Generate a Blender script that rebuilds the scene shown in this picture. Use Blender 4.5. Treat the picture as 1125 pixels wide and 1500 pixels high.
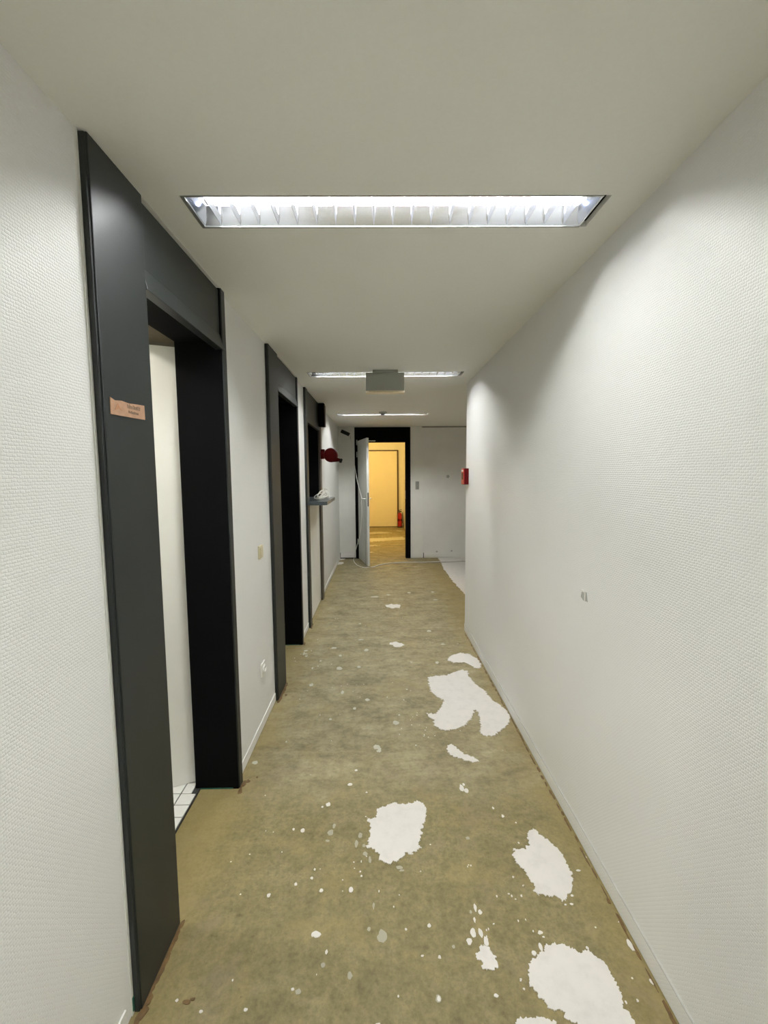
import bpy, bmesh, math, random
from mathutils import Vector, Matrix, noise
from mathutils.geometry import delaunay_2d_cdt

random.seed(7)
for _o in list(bpy.data.objects):
    bpy.data.objects.remove(_o, do_unlink=True)
scene = bpy.context.scene
col = scene.collection

# ------------------------------------------------------------------ camera
cam_data = bpy.data.cameras.new('camera')
cam = bpy.data.objects.new('camera', cam_data)
col.objects.link(cam)
cam_data.sensor_fit = 'HORIZONTAL'
cam_data.sensor_width = 36.0
cam_data.lens = 639.61 * 36.0 / 1125.0
cam_data.clip_start = 0.02
YAW, PITCH, ROLL = math.radians(0.6177), math.radians(5.0551), math.radians(-0.4532)
_F = Vector((math.sin(YAW) * math.cos(PITCH), math.cos(YAW) * math.cos(PITCH), -math.sin(PITCH)))
_R = Vector((math.cos(YAW), -math.sin(YAW), 0))
_U = _R.cross(_F)
_R2 = math.cos(ROLL) * _R + math.sin(ROLL) * _U
_U2 = -math.sin(ROLL) * _R + math.cos(ROLL) * _U
cam.matrix_world = Matrix(((_R2.x, _U2.x, -_F.x, 0), (_R2.y, _U2.y, -_F.y, 0), (_R2.z, _U2.z, -_F.z, 1.6), (0, 0, 0, 1)))
scene.camera = cam

# ------------------------------------------------------------------ world, exposure, lamp strengths
world = bpy.data.worlds.new('world')
scene.world = world
world.use_nodes = True
world.node_tree.nodes['Background'].inputs[0].default_value = (0.0, 0.0, 0.0, 1)
world.node_tree.nodes['Background'].inputs[1].default_value = 0.0
scene.view_settings.view_transform = 'Standard'
scene.view_settings.look = 'None'
scene.view_settings.gamma = 1.0
scene.view_settings.use_curve_mapping = False
scene.view_settings.exposure = 0.0
TUBE = 254.0            # fluorescent tubes of the corridor
TUBE_COL = (0.985, 1.0, 0.985)
FAR_LAMP = 760.0       # warm lamp of the room beyond the far doorway
WASH_FILL = 200.0       # unseen lamp added to brighten the washroom's open leaf
FAR_COL = (1.0, 0.655, 0.20)

# ------------------------------------------------------------------ main dimensions (metres)
H = 2.463       # ceiling
WL = -0.749     # left wall face
PF = -0.726     # front of the black door surrounds
WR = 0.861      # right wall face
END = 8.149     # end wall face
BACK = -3.6     # wall behind the camera
ALC = 2.9       # right wall of the side passage
CORNER = 4.324  # where the right wall ends

# ------------------------------------------------------------------ materials
def node_mat(name):
    m = bpy.data.materials.new(name)
    m.use_nodes = True
    nt = m.node_tree
    return m, nt, nt.nodes['Principled BSDF']

def nd(nt, typ, **kw):
    n = nt.nodes.new(typ)
    for k, v in kw.items():
        setattr(n, k, v)
    return n

def ramp(nt, src, stops):
    r = nt.nodes.new('ShaderNodeValToRGB')
    e = r.color_ramp.elements
    while len(e) < len(stops):
        e.new(0.5)
    for el, (p, c) in zip(e, stops):
        el.position = p
        el.color = (*c, 1) if len(c) == 3 else c
    nt.links.new(src, r.inputs[0])
    return r

def noise_tex(nt, coord, scale, detail=4, rough=0.55):
    n = nt.nodes.new('ShaderNodeTexNoise')
    n.inputs['Scale'].default_value = scale
    n.inputs['Detail'].default_value = detail
    n.inputs['Roughness'].default_value = rough
    if coord is not None:
        nt.links.new(coord, n.inputs['Vector'])
    return n

def simple(name, color, rough=0.5, metal=0.0, var=0.06, scale=30.0, bump=0.0, spec=0.5):
    m, nt, b = node_mat(name)
    tc = nd(nt, 'ShaderNodeTexCoord')
    n = noise_tex(nt, tc.outputs['Object'], scale)
    lo = tuple(c * (1 - var) for c in color)
    hi = tuple(min(1, c * (1 + var)) for c in color)
    r = ramp(nt, n.outputs['Fac'], [(0.3, lo), (0.7, hi)])
    nt.links.new(r.outputs[0], b.inputs['Base Color'])
    b.inputs['Roughness'].default_value = rough
    b.inputs['Metallic'].default_value = metal
    b.inputs['Specular IOR Level'].default_value = spec
    if bump:
        bp = nd(nt, 'ShaderNodeBump')
        bp.inputs['Strength'].default_value = bump
        bp.inputs['Distance'].default_value = 0.002
        nt.links.new(n.outputs['Fac'], bp.inputs['Height'])
        nt.links.new(bp.outputs[0], b.inputs['Normal'])
    return m

def emitter(name, color, strength):
    m, nt, b = node_mat(name)
    b.inputs['Base Color'].default_value = (0.9, 0.9, 0.9, 1)
    b.inputs['Emission Color'].default_value = (*color, 1)
    b.inputs['Emission Strength'].default_value = strength
    return m

def wall_paper(name, color, weave=0.34):
    """painted woven glass-fibre wallpaper"""
    m, nt, b = node_mat(name)
    tc = nd(nt, 'ShaderNodeTexCoord')
    sp = nd(nt, 'ShaderNodeSeparateXYZ')
    nt.links.new(tc.outputs['Object'], sp.inputs[0])
    ad = nd(nt, 'ShaderNodeMath', operation='ADD')
    nt.links.new(sp.outputs[0], ad.inputs[0]); nt.links.new(sp.outputs[1], ad.inputs[1])
    cb = nd(nt, 'ShaderNodeCombineXYZ')
    nt.links.new(ad.outputs[0], cb.inputs[0]); nt.links.new(sp.outputs[2], cb.inputs[1])
    wob = noise_tex(nt, cb.outputs[0], 60, 2)
    mx = nd(nt, 'ShaderNodeVectorMath', operation='MULTIPLY_ADD')
    mx.inputs[1].default_value = (0.010, 0.006, 0)
    nt.links.new(wob.outputs['Color'], mx.inputs[0]); nt.links.new(cb.outputs[0], mx.inputs[2])
    br = nd(nt, 'ShaderNodeTexBrick')
    br.offset = 0.5
    br.inputs['Color1'].default_value = (1, 1, 1, 1); br.inputs['Color2'].default_value = (0.75, 0.75, 0.75, 1)
    br.inputs['Mortar'].default_value = (0, 0, 0, 1)
    br.inputs['Scale'].default_value = 1.0
    br.inputs['Mortar Size'].default_value = 0.0022
    br.inputs['Mortar Smooth'].default_value = 1.0
    br.inputs['Brick Width'].default_value = 0.0135
    br.inputs['Row Height'].default_value = 0.0075
    nt.links.new(mx.outputs[0], br.inputs['Vector'])
    big = noise_tex(nt, tc.outputs['Object'], 2.2, 3)
    r = ramp(nt, big.outputs['Fac'], [(0.3, tuple(c * 0.975 for c in color)), (0.7, color)])
    nt.links.new(r.outputs[0], b.inputs['Base Color'])
    b.inputs['Roughness'].default_value = 0.45
    b.inputs['Specular IOR Level'].default_value = 0.35
    bp = nd(nt, 'ShaderNodeBump')
    bp.inputs['Strength'].default_value = weave
    bp.inputs['Distance'].default_value = 0.0022
    nt.links.new(br.outputs['Color'], bp.inputs['Height'])
    nt.links.new(bp.outputs[0], b.inputs['Normal'])
    return m

def concrete(name):
    m, nt, b = node_mat(name)
    tc = nd(nt, 'ShaderNodeTexCoord')
    co = tc.outputs['Object']
    big = noise_tex(nt, co, 1.6, 6, 0.62)
    mid = noise_tex(nt, co, 7.0, 6, 0.65)
    fine = noise_tex(nt, co, 60.0, 5, 0.7)
    c1 = ramp(nt, big.outputs['Fac'], [(0.30, (0.158, 0.132, 0.058)), (0.52, (0.208, 0.174, 0.080)), (0.74, (0.258, 0.220, 0.118))])
    c2 = ramp(nt, mid.outputs['Fac'], [(0.30, (0.130, 0.108, 0.048)), (0.5, (0.208, 0.174, 0.082)), (0.72, (0.300, 0.258, 0.150))])
    m1 = nd(nt, 'ShaderNodeMixRGB'); m1.inputs[0].default_value = 0.5
    nt.links.new(c1.outputs[0], m1.inputs[1]); nt.links.new(c2.outputs[0], m1.inputs[2])
    f3 = ramp(nt, fine.outputs['Fac'], [(0.25, (0.66, 0.65, 0.62)), (0.5, (1, 1, 1)), (0.78, (1.22, 1.22, 1.22))])
    m2 = nd(nt, 'ShaderNodeMixRGB', blend_type='MULTIPLY'); m2.inputs[0].default_value = 1.0
    nt.links.new(m1.outputs[0], m2.inputs[1]); nt.links.new(f3.outputs[0], m2.inputs[2])
    # the older, scraped screed beyond the joint is paler and greyer
    sp = nd(nt, 'ShaderNodeSeparateXYZ'); nt.links.new(co, sp.inputs[0])
    wob = noise_tex(nt, co, 2.5, 3)
    ya = nd(nt, 'ShaderNodeMath', operation='MULTIPLY_ADD'); ya.inputs[1].default_value = 0.5
    nt.links.new(wob.outputs['Fac'], ya.inputs[0]); nt.links.new(sp.outputs[1], ya.inputs[2])
    yr = nd(nt, 'ShaderNodeMapRange'); yr.inputs['From Min'].default_value = 2.15; yr.inputs['From Max'].default_value = 2.45
    nt.links.new(ya.outputs[0], yr.inputs['Value'])
    st = nd(nt, 'ShaderNodeMapping'); st.inputs['Scale'].default_value = (1.5, 2.3, 1)
    nt.links.new(co, st.inputs['Vector'])
    sc = noise_tex(nt, st.outputs[0], 2.6, 9, 0.74)
    c4 = ramp(nt, sc.outputs['Fac'], [(0.28, (0.105, 0.084, 0.046)), (0.45, (0.238, 0.203, 0.118)), (0.60, (0.330, 0.288, 0.175)), (0.76, (0.48, 0.43, 0.30))])
    m3 = nd(nt, 'ShaderNodeMixRGB')
    ym = nd(nt, 'ShaderNodeMath', operation='MULTIPLY'); ym.inputs[1].default_value = 0.85
    nt.links.new(yr.outputs[0], ym.inputs[0])
    nt.links.new(ym.outputs[0], m3.inputs[0]); nt.links.new(m2.outputs[0], m3.inputs[1]); nt.links.new(c4.outputs[0], m3.inputs[2])
    # grainy mottling, yellow and pinkish residues of old adhesive
    gr = noise_tex(nt, co, 24.0, 6, 0.75)
    g1 = ramp(nt, gr.outputs['Fac'], [(0.28, (0.60, 0.59, 0.55)), (0.5, (1, 1, 1)), (0.72, (1.30, 1.29, 1.26))])
    mg = nd(nt, 'ShaderNodeMixRGB', blend_type='MULTIPLY'); mg.inputs[0].default_value = 0.8
    nt.links.new(m3.outputs[0], mg.inputs[1]); nt.links.new(g1.outputs[0], mg.inputs[2])
    mo = nd(nt, 'ShaderNodeMapping'); mo.inputs['Location'].default_value = (7.1, 2.3, 0)
    nt.links.new(co, mo.inputs['Vector'])
    yl = ramp(nt, noise_tex(nt, mo.outputs[0], 3.4, 6, 0.7).outputs['Fac'], [(0.53, (0, 0, 0)), (0.66, (0.36, 0.36, 0.36))])
    ma = nd(nt, 'ShaderNodeMixRGB'); ma.inputs[2].default_value = (0.315, 0.245, 0.105, 1)
    nt.links.new(yl.outputs[0], ma.inputs[0]); nt.links.new(mg.outputs[0], ma.inputs[1])
    mo2 = nd(nt, 'ShaderNodeMapping'); mo2.inputs['Location'].default_value = (1.9, 8.4, 0)
    nt.links.new(co, mo2.inputs['Vector'])
    pk = ramp(nt, noise_tex(nt, mo2.outputs[0], 4.2, 6, 0.7).outputs['Fac'], [(0.55, (0, 0, 0)), (0.68, (0.38, 0.38, 0.38))])
    m3 = nd(nt, 'ShaderNodeMixRGB'); m3.inputs[2].default_value = (0.275, 0.215, 0.145, 1)
    nt.links.new(pk.outputs[0], m3.inputs[0]); nt.links.new(ma.outputs[0], m3.inputs[1])
    # yellow glue left along the walls
    xa = nd(nt, 'ShaderNodeMath', operation='MULTIPLY_ADD'); xa.inputs[1].default_value = 0.34
    nt.links.new(mid.outputs['Fac'], xa.inputs[0]); 
    ab = nd(nt, 'ShaderNodeMath', operation='ABSOLUTE')
    xo = nd(nt, 'ShaderNodeMath', operation='SUBTRACT'); xo.inputs[1].default_value = 0.06
    nt.links.new(sp.outputs[0], xo.inputs[0]); nt.links.new(xo.outputs[0], ab.inputs[0])
    nt.links.new(ab.outputs[0], xa.inputs[2])
    xr = nd(nt, 'ShaderNodeMapRange'); xr.inputs['From Min'].default_value = 0.78; xr.inputs['From Max'].default_value = 1.02
    xr.inputs['To Max'].default_value = 0.6
    nt.links.new(xa.outputs[0], xr.inputs['Value'])
    m4 = nd(nt, 'ShaderNodeMixRGB'); m4.inputs[2].default_value = (0.27, 0.205, 0.075, 1)
    nt.links.new(xr.outputs[0], m4.inputs[0]); nt.links.new(m3.outputs[0], m4.inputs[1])
    # small dark pits and pale crumbs
    vor = nd(nt, 'ShaderNodeTexVoronoi'); vor.inputs['Scale'].default_value = 26.0
    nt.links.new(co, vor.inputs['Vector'])
    pit = ramp(nt, vor.outputs['Distance'], [(0.05, (1, 1, 1)), (0.09, (0, 0, 0))])
    sel = ramp(nt, noise_tex(nt, co, 5.0, 2).outputs['Fac'], [(0.54, (0, 0, 0)), (0.60, (1, 1, 1))])
    mm = nd(nt, 'ShaderNodeMath', operation='MULTIPLY')
    nt.links.new(pit.outputs[0], mm.inputs[0]); nt.links.new(sel.outputs[0], mm.inputs[1])
    mk = nd(nt, 'ShaderNodeMath', operation='MULTIPLY'); mk.inputs[1].default_value = 0.55
    nt.links.new(mm.outputs[0], mk.inputs[0])
    m5 = nd(nt, 'ShaderNodeMixRGB'); m5.inputs[2].default_value = (0.12, 0.085, 0.045, 1)
    nt.links.new(mk.outputs[0], m5.inputs[0]); nt.links.new(m4.outputs[0], m5.inputs[1])
    vor2 = nd(nt, 'ShaderNodeTexVoronoi'); vor2.inputs['Scale'].default_value = 15.0
    mp2 = nd(nt, 'ShaderNodeMapping'); mp2.inputs['Location'].default_value = (3.3, 1.7, 0.4)
    nt.links.new(co, mp2.inputs['Vector']); nt.links.new(mp2.outputs[0], vor2.inputs['Vector'])
    cr = ramp(nt, vor2.outputs['Distance'], [(0.03, (1, 1, 1)), (0.06, (0, 0, 0))])
    sel2 = ramp(nt, noise_tex(nt, mp2.outputs[0], 3.0, 2).outputs['Fac'], [(0.52, (0, 0, 0)), (0.56, (1, 1, 1))])
    mm2 = nd(nt, 'ShaderNodeMath', operation='MULTIPLY')
    nt.links.new(cr.outputs[0], mm2.inputs[0]); nt.links.new(sel2.outputs[0], mm2.inputs[1])
    m6 = nd(nt, 'ShaderNodeMixRGB'); m6.inputs[2].default_value = (0.75, 0.72, 0.62, 1)
    nt.links.new(mm2.outputs[0], m6.inputs[0]); nt.links.new(m5.outputs[0], m6.inputs[1])
    nt.links.new(m6.outputs[0], b.inputs['Base Color'])
    rr = ramp(nt, mid.outputs['Fac'], [(0.3, (0.55, 0.55, 0.55)), (0.7, (0.8, 0.8, 0.8))])
    nt.links.new(rr.outputs[0], b.inputs['Roughness'])
    b.inputs['Specular IOR Level'].default_value = 0.3
    bp = nd(nt, 'ShaderNodeBump'); bp.inputs['Strength'].default_value = 0.25; bp.inputs['Distance'].default_value = 0.003
    nt.links.new(fine.outputs['Fac'], bp.inputs['Height']); nt.links.new(bp.outputs[0], b.inputs['Normal'])
    return m

def filler_mat(name, color):
    m, nt, b = node_mat(name)
    tc = nd(nt, 'ShaderNodeTexCoord')
    n = noise_tex(nt, tc.outputs['Object'], 16, 6, 0.65)
    r = ramp(nt, n.outputs['Fac'], [(0.26, tuple(c * 0.90 for c in color)), (0.5, color), (0.8, tuple(min(1, c * 1.04) for c in color))])
    nt.links.new(r.outputs[0], b.inputs['Base Color'])
    b.inputs['Roughness'].default_value = 0.8
    bp = nd(nt, 'ShaderNodeBump'); bp.inputs['Strength'].default_value = 0.3; bp.inputs['Distance'].default_value = 0.003
    nt.links.new(n.outputs['Fac'], bp.inputs['Height']); nt.links.new(bp.outputs[0], b.inputs['Normal'])
    return m

M = {}
M['wall'] = wall_paper('white_woven_wallpaper', (0.83, 0.83, 0.805))
M['wall_smooth'] = simple('white_wall_paint', (0.80, 0.795, 0.75), 0.6, var=0.03, scale=4, bump=0.04)
M['ceiling'] = simple('white_ceiling_paint', (0.91, 0.905, 0.855), 0.7, var=0.01, scale=90, bump=0.12)
M['far_wall'] = simple('far_room_paint', (0.80, 0.78, 0.70), 0.6, var=0.03, scale=5)
M['concrete'] = concrete('stripped_concrete_floor')
M['filler'] = filler_mat('white_floor_filler', (0.66, 0.63, 0.59))
M['filler_faint'] = filler_mat('thin_filler_smear', (0.36, 0.34, 0.26))
M['filler_worn'] = filler_mat('worn_filler', (0.46, 0.44, 0.36))
M['glue'] = simple('brown_glue', (0.12, 0.066, 0.018), 0.6, var=0.4, scale=40, bump=0.2)
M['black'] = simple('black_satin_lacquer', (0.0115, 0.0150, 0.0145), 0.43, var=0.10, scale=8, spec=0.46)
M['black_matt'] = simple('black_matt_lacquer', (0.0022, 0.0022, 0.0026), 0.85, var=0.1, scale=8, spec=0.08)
M['brown_post'] = simple('grey_brown_lacquer', (0.085, 0.070, 0.055), 0.5, var=0.1, scale=8)
M['shelf'] = simple('blue_grey_shelf_laminate', (0.06, 0.074, 0.078), 0.3, var=0.08, scale=12)
M['leaf'] = simple('white_door_paint', (0.88, 0.87, 0.81), 0.45, var=0.02, scale=6)
M['leaf_grey'] = simple('pale_grey_door_paint', (0.66, 0.67, 0.63), 0.5, var=0.03, scale=6)
M['white_plastic'] = simple('white_plastic', (0.80, 0.79, 0.74), 0.4, var=0.03)
M['cream_plastic'] = simple('cream_plastic', (0.62, 0.56, 0.38), 0.4, var=0.04)
M['grey_plastic'] = simple('grey_plastic', (0.33, 0.33, 0.30), 0.5, var=0.08)
M['alu'] = simple('mirror_aluminium', (0.84, 0.87, 0.96), 0.17, metal=0.988, var=0.01, scale=20)
M['housing'] = simple('white_lamp_housing', (0.85, 0.86, 0.87), 0.5, var=0.01)
M['steel'] = simple('brushed_steel', (0.55, 0.55, 0.53), 0.35, metal=0.9, var=0.08)
M['dark_steel'] = simple('dark_steel', (0.09, 0.08, 0.07), 0.4, metal=0.6)
M['sign'] = simple('grey_sign_panel', (0.36, 0.37, 0.32), 0.45, var=0.03)
M['sign_strip'] = simple('cream_sign_strip', (0.95, 0.83, 0.62), 0.5, var=0.08, scale=60)
M['red'] = simple('red_enamel', (0.40, 0.012, 0.012), 0.35, var=0.1)
M['red_dark'] = simple('dark_red_plastic', (0.10, 0.0015, 0.002), 0.6, var=0.1, spec=0.15)
M['black_plastic'] = simple('black_plastic', (0.005, 0.005, 0.005), 0.6, var=0.1)
M['rubber'] = simple('black_rubber', (0.02, 0.02, 0.02), 0.7)
M['cable'] = simple('white_cable_sheath', (0.78, 0.77, 0.70), 0.45, var=0.04)
M['cable_grey'] = simple('grey_cable_sheath', (0.32, 0.31, 0.28), 0.5, var=0.05)
M['tile'] = simple('white_glazed_tile', (0.84, 0.84, 0.80), 0.2, var=0.03)
M['grout'] = simple('dark_grout', (0.03, 0.03, 0.028), 0.8)
M['teal'] = simple('teal_paint', (0.015, 0.10, 0.065), 0.6, var=0.2)
M['plate'] = simple('copper_coloured_plate', (0.40, 0.235, 0.145), 0.5, var=0.12, scale=45)
M['ink'] = simple('dark_print', (0.16, 0.11, 0.075), 0.7)
M['orange_ink'] = simple('orange_print', (0.40, 0.20, 0.105), 0.7)
M['dark_brown'] = simple('dark_brown_frame', (0.06, 0.03, 0.015), 0.5)
M['warm_leaf'] = simple('cream_door_leaf', (0.82, 0.76, 0.62), 0.5, var=0.02, scale=3)
M['tube'] = emitter('fluorescent_tube_glow', TUBE_COL, TUBE)
M['bulb'] = emitter('warm_bulb_glow', FAR_COL, FAR_LAMP)
M['dome'] = emitter('washroom_fill_glow', (1.0, 0.97, 0.88), WASH_FILL)
M['mustard'] = simple('mustard_bounce_tint', (0.075, 0.050, 0.012), 0.6, var=0.2)  # mustard tint stands for light bounced onto the lintel
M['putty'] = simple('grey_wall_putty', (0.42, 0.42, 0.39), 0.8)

# ------------------------------------------------------------------ mesh helpers
WORLD = {}

class MB:
    def __init__(s):
        s.v = []; s.f = []
    def add(s, verts, faces):
        n = len(s.v)
        s.v += [Vector(p) for p in verts]
        s.f += [tuple(i + n for i in f) for f in faces]
        return s
    def box(s, x0, x1, y0, y1, z0, z1):
        return s.add([(x0, y0, z0), (x1, y0, z0), (x1, y1, z0), (x0, y1, z0), (x0, y0, z1), (x1, y0, z1), (x1, y1, z1), (x0, y1, z1)],
                     [(0, 3, 2, 1), (4, 5, 6, 7), (0, 1, 5, 4), (1, 2, 6, 5), (2, 3, 7, 6), (3, 0, 4, 7)])
    def obox(s, o, ex, ey, ez):
        """box from a corner and three edge vectors"""
        o, ex, ey, ez = Vector(o), Vector(ex), Vector(ey), Vector(ez)
        if ex.cross(ey).dot(ez) < 0:
            ex, ey = ey, ex
        return s.add([o, o + ex, o + ex + ey, o + ey, o + ez, o + ex + ez, o + ex + ey + ez, o + ey + ez],
                     [(0, 3, 2, 1), (4, 5, 6, 7), (0, 1, 5, 4), (1, 2, 6, 5), (2, 3, 7, 6), (3, 0, 4, 7)])
    def prism(s, pts, z0, z1):
        n = len(pts)
        a = sum(pts[i][0] * pts[(i + 1) % n][1] - pts[(i + 1) % n][0] * pts[i][1] for i in range(n))
        if a < 0:
            pts = pts[::-1]
        return s.add([(x, y, z0) for x, y in pts] + [(x, y, z1) for x, y in pts],
                     [tuple(range(n - 1, -1, -1)), tuple(range(n, 2 * n))] + [(i, (i + 1) % n, n + (i + 1) % n, n + i) for i in range(n)])
    def lathe(s, c, axis, prof, seg=24):
        """profile [(radius, height along axis)] turned about an axis"""
        c = Vector(c); a = Vector(axis).normalized()
        u = a.orthogonal().normalized(); w = a.cross(u)
        vs = []; fs = []
        for r, h in prof:
            for k in range(seg):
                t = 2 * math.pi * k / seg
                vs.append(c + a * h + (u * math.cos(t) + w * math.sin(t)) * r)
        for j in range(len(prof) - 1):
            for k in range(seg):
                k2 = (k + 1) % seg
                fs.append((j * seg + k, j * seg + k2, (j + 1) * seg + k2, (j + 1) * seg + k))
        fs.append(tuple(range(seg - 1, -1, -1)))
        fs.append(tuple((len(prof) - 1) * seg + k for k in range(seg)))
        return s.add(vs, fs)
    def tube(s, pts, r, seg=8, smooth=6):
        pts = [Vector(p) for p in pts]
        if smooth > 1 and len(pts) > 2:
            q = []
            P = [2 * pts[0] - pts[1]] + pts + [2 * pts[-1] - pts[-2]]
            for i in range(1, len(P) - 2):
                for k in range(smooth):
                    t = k / smooth
                    q.append(0.5 * ((2 * P[i]) + (P[i + 1] - P[i - 1]) * t + (2 * P[i - 1] - 5 * P[i] + 4 * P[i + 1] - P[i + 2]) * t * t + (3 * P[i] - P[i - 1] - 3 * P[i + 1] + P[i + 2]) * t ** 3))
            q.append(pts[-1]); pts = q
        vs = []; fs = []
        t0 = (pts[1] - pts[0]).normalized(); u = t0.orthogonal().normalized()
        for i, p in enumerate(pts):
            t = (pts[min(i + 1, len(pts) - 1)] - pts[max(i - 1, 0)]).normalized()
            u = (u - t * u.dot(t)).normalized(); w = t.cross(u)
            for k in range(seg):
                an = 2 * math.pi * k / seg
                vs.append(p + (u * math.cos(an) + w * math.sin(an)) * r)
        for i in range(len(pts) - 1):
            for k in range(seg):
                k2 = (k + 1) % seg
                fs.append((i * seg + k, i * seg + k2, (i + 1) * seg + k2, (i + 1) * seg + k))
        fs.append(tuple(range(seg - 1, -1, -1))); fs.append(tuple((len(pts) - 1) * seg + k for k in range(seg)))
        return s.add(vs, fs)
    def build(s, name, mat, parent=None, loc=(0, 0, 0), bevel=0.0, smooth=False):
        w = WORLD[parent.name] if parent is not None else Vector(loc)
        me = bpy.data.meshes.new(name)
        me.from_pydata([p - w for p in s.v], [], s.f)
        me.materials.append(mat)
        if smooth:
            me.polygons.foreach_set('use_smooth', [True] * len(me.polygons))
            me.set_sharp_from_angle(angle=math.radians(40))
        o = bpy.data.objects.new(name, me)
        col.objects.link(o)
        if parent is not None:
            o.parent = parent
        else:
            o.location = w
        WORLD[o.name] = w
        if bevel:
            b = o.modifiers.new('bevel', 'BEVEL'); b.width = bevel; b.segments = 2; b.limit_method = 'ANGLE'
        return o

def empty(name, loc):
    o = bpy.data.objects.new(name, None)
    o.empty_display_size = 0.1
    col.objects.link(o)
    o.location = loc
    WORLD[o.name] = Vector(loc)
    return o

def tag(o, label, cat=None, group=None, kind=None):
    o['label'] = label
    if cat: o['category'] = cat
    if group: o['group'] = group
    if kind: o['kind'] = kind
    return o

def struct(o, label, cat):
    return tag(o, label, cat, kind='structure')

def copy_tree(o, parent=None):
    c = o.copy()
    col.objects.link(c)
    c.parent = parent
    WORLD[c.name] = WORLD.get(o.name, Vector((0, 0, 0)))
    for ch in list(o.children):
        copy_tree(ch, c)
    return c

# ================================================================== the setting
# ---- floor
fl = MB().box(-0.925, ALC + 0.05, BACK - 0.1, 13.1, -0.06, 0.0).build('floor', M['concrete'])
struct(fl, 'stripped olive brown concrete floor with white filler patches', 'floor')

PATCHES = [
    [(-0.021,1.953),(0.011,1.973),(0.059,1.994),(0.117,1.982),(0.176,2.003),(0.196,1.989),(0.213,1.958),(0.201,1.899),(0.187,1.860),(0.168,1.785),(0.156,1.750),(0.169,1.737),(0.136,1.717),(0.114,1.707),(0.102,1.713),(0.077,1.681),(0.041,1.666),(0.013,1.664),(-0.008,1.679),(-0.011,1.705),(-0.039,1.737),(-0.066,1.742),(-0.060,1.776),(-0.053,1.817),(-0.052,1.855),(-0.058,1.879),(-0.069,1.905),(-0.029,1.899),(-0.027,1.934)],
    [(0.663,1.814),(0.677,1.827),(0.685,1.813),(0.707,1.783),(0.736,1.742),(0.754,1.700),(0.757,1.655),(0.754,1.616),(0.750,1.580),(0.734,1.548),(0.711,1.517),(0.688,1.501),(0.668,1.488),(0.659,1.508),(0.637,1.510),(0.607,1.518),(0.586,1.513),(0.586,1.544),(0.585,1.565),(0.578,1.594),(0.572,1.628),(0.550,1.649),(0.547,1.696),(0.564,1.712),(0.597,1.724),(0.606,1.719),(0.626,1.740),(0.641,1.766),(0.646,1.793)],
    [(0.554,1.340),(0.584,1.346),(0.628,1.332),(0.666,1.315),(0.685,1.319),(0.723,1.288),(0.726,1.259),(0.729,1.219),(0.730,1.198),(0.718,1.161),(0.729,1.138),(0.730,1.113),(0.716,1.084),(0.634,1.071),(0.569,1.092),(0.564,1.132),(0.533,1.141),(0.541,1.154),(0.522,1.161),(0.495,1.165),(0.492,1.178),(0.473,1.202),(0.461,1.227),(0.463,1.260),(0.483,1.290),(0.516,1.310)],
    [(0.386,1.138),(0.416,1.143),(0.460,1.144),(0.498,1.133),(0.496,1.117),(0.454,1.088),(0.400,1.095),(0.377,1.119)],
    [(0.569,3.608),(0.622,3.706),(0.709,3.756),(0.788,3.722),(0.834,3.620),(0.841,3.523),(0.822,3.460),(0.786,3.443),(0.750,3.498),(0.714,3.565),(0.614,3.558)],
    [(0.372,3.300),(0.451,3.323),(0.521,3.329),(0.601,3.386),(0.664,3.428),(0.698,3.401),(0.696,3.316),(0.714,3.187),(0.763,3.081),(0.774,3.010),(0.788,2.929),(0.818,2.889),(0.849,2.789),(0.848,2.719),(0.806,2.642),(0.745,2.581),(0.674,2.517),(0.623,2.528),(0.610,2.574),(0.628,2.625),(0.646,2.702),(0.652,2.782),(0.637,2.819),(0.596,2.737),(0.549,2.660),(0.483,2.603),(0.425,2.588),(0.372,2.595),(0.337,2.654),(0.343,2.709),(0.311,2.756),(0.304,2.785),(0.351,2.772),(0.380,2.789),(0.408,2.849),(0.447,2.938),(0.414,2.992),(0.368,3.077),(0.368,3.197)],
    [(0.395,2.438),(0.420,2.446),(0.445,2.396),(0.476,2.351),(0.515,2.329),(0.535,2.295),(0.521,2.279),(0.477,2.300),(0.422,2.327),(0.389,2.362),(0.378,2.402)],
    [(0.089,4.018),(0.148,4.033),(0.217,3.977),(0.203,3.910),(0.153,3.911),(0.104,3.954)],
    [(0.060,5.200),(0.140,5.233),(0.247,5.211),(0.228,5.098),(0.136,5.068),(0.072,5.121)],
    [(0.309,1.317),(0.329,1.339),(0.354,1.334),(0.362,1.316),(0.375,1.309),(0.370,1.282),(0.351,1.265),(0.332,1.266),(0.319,1.274),(0.328,1.292),(0.310,1.299)],
    [(-0.762,8.215),(-0.665,8.226),(-0.648,8.094),(-0.723,8.023),(-0.765,8.003)],
    [(-0.754,7.807),(-0.678,7.839),(-0.641,7.732),(-0.688,7.618),(-0.749,7.601)],
]
FAINT=[(-0.230,1.822,0.0140,0.0140),(-0.219,1.860,0.0070,0.0130),(-0.240,1.779,0.0100,0.0060),(-0.097,1.805,0.0090,0.0140),(-0.112,1.762,0.0070,0.0180),(-0.078,1.751,0.0070,0.0090),(-0.034,1.487,0.0040,0.0130),(-0.003,1.379,0.0180,0.0210),(-0.197,1.294,0.0070,0.0080),(0.069,1.643,0.0130,0.0080),(0.077,1.630,0.0100,0.0050),(-0.052,1.680,0.0060,0.0150),(-0.073,1.710,0.0100,0.0100),(0.168,1.196,0.0090,0.0100),(-0.265,1.221,0.0090,0.0080),(-0.050,1.405,0.0070,0.0080),(-0.107,1.262,0.0080,0.0110),(0.238,1.341,0.0050,0.0060),(0.376,1.782,0.0090,0.0080),(0.321,1.457,0.0050,0.0060),(0.346,1.323,0.0200,0.0230)]
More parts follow.
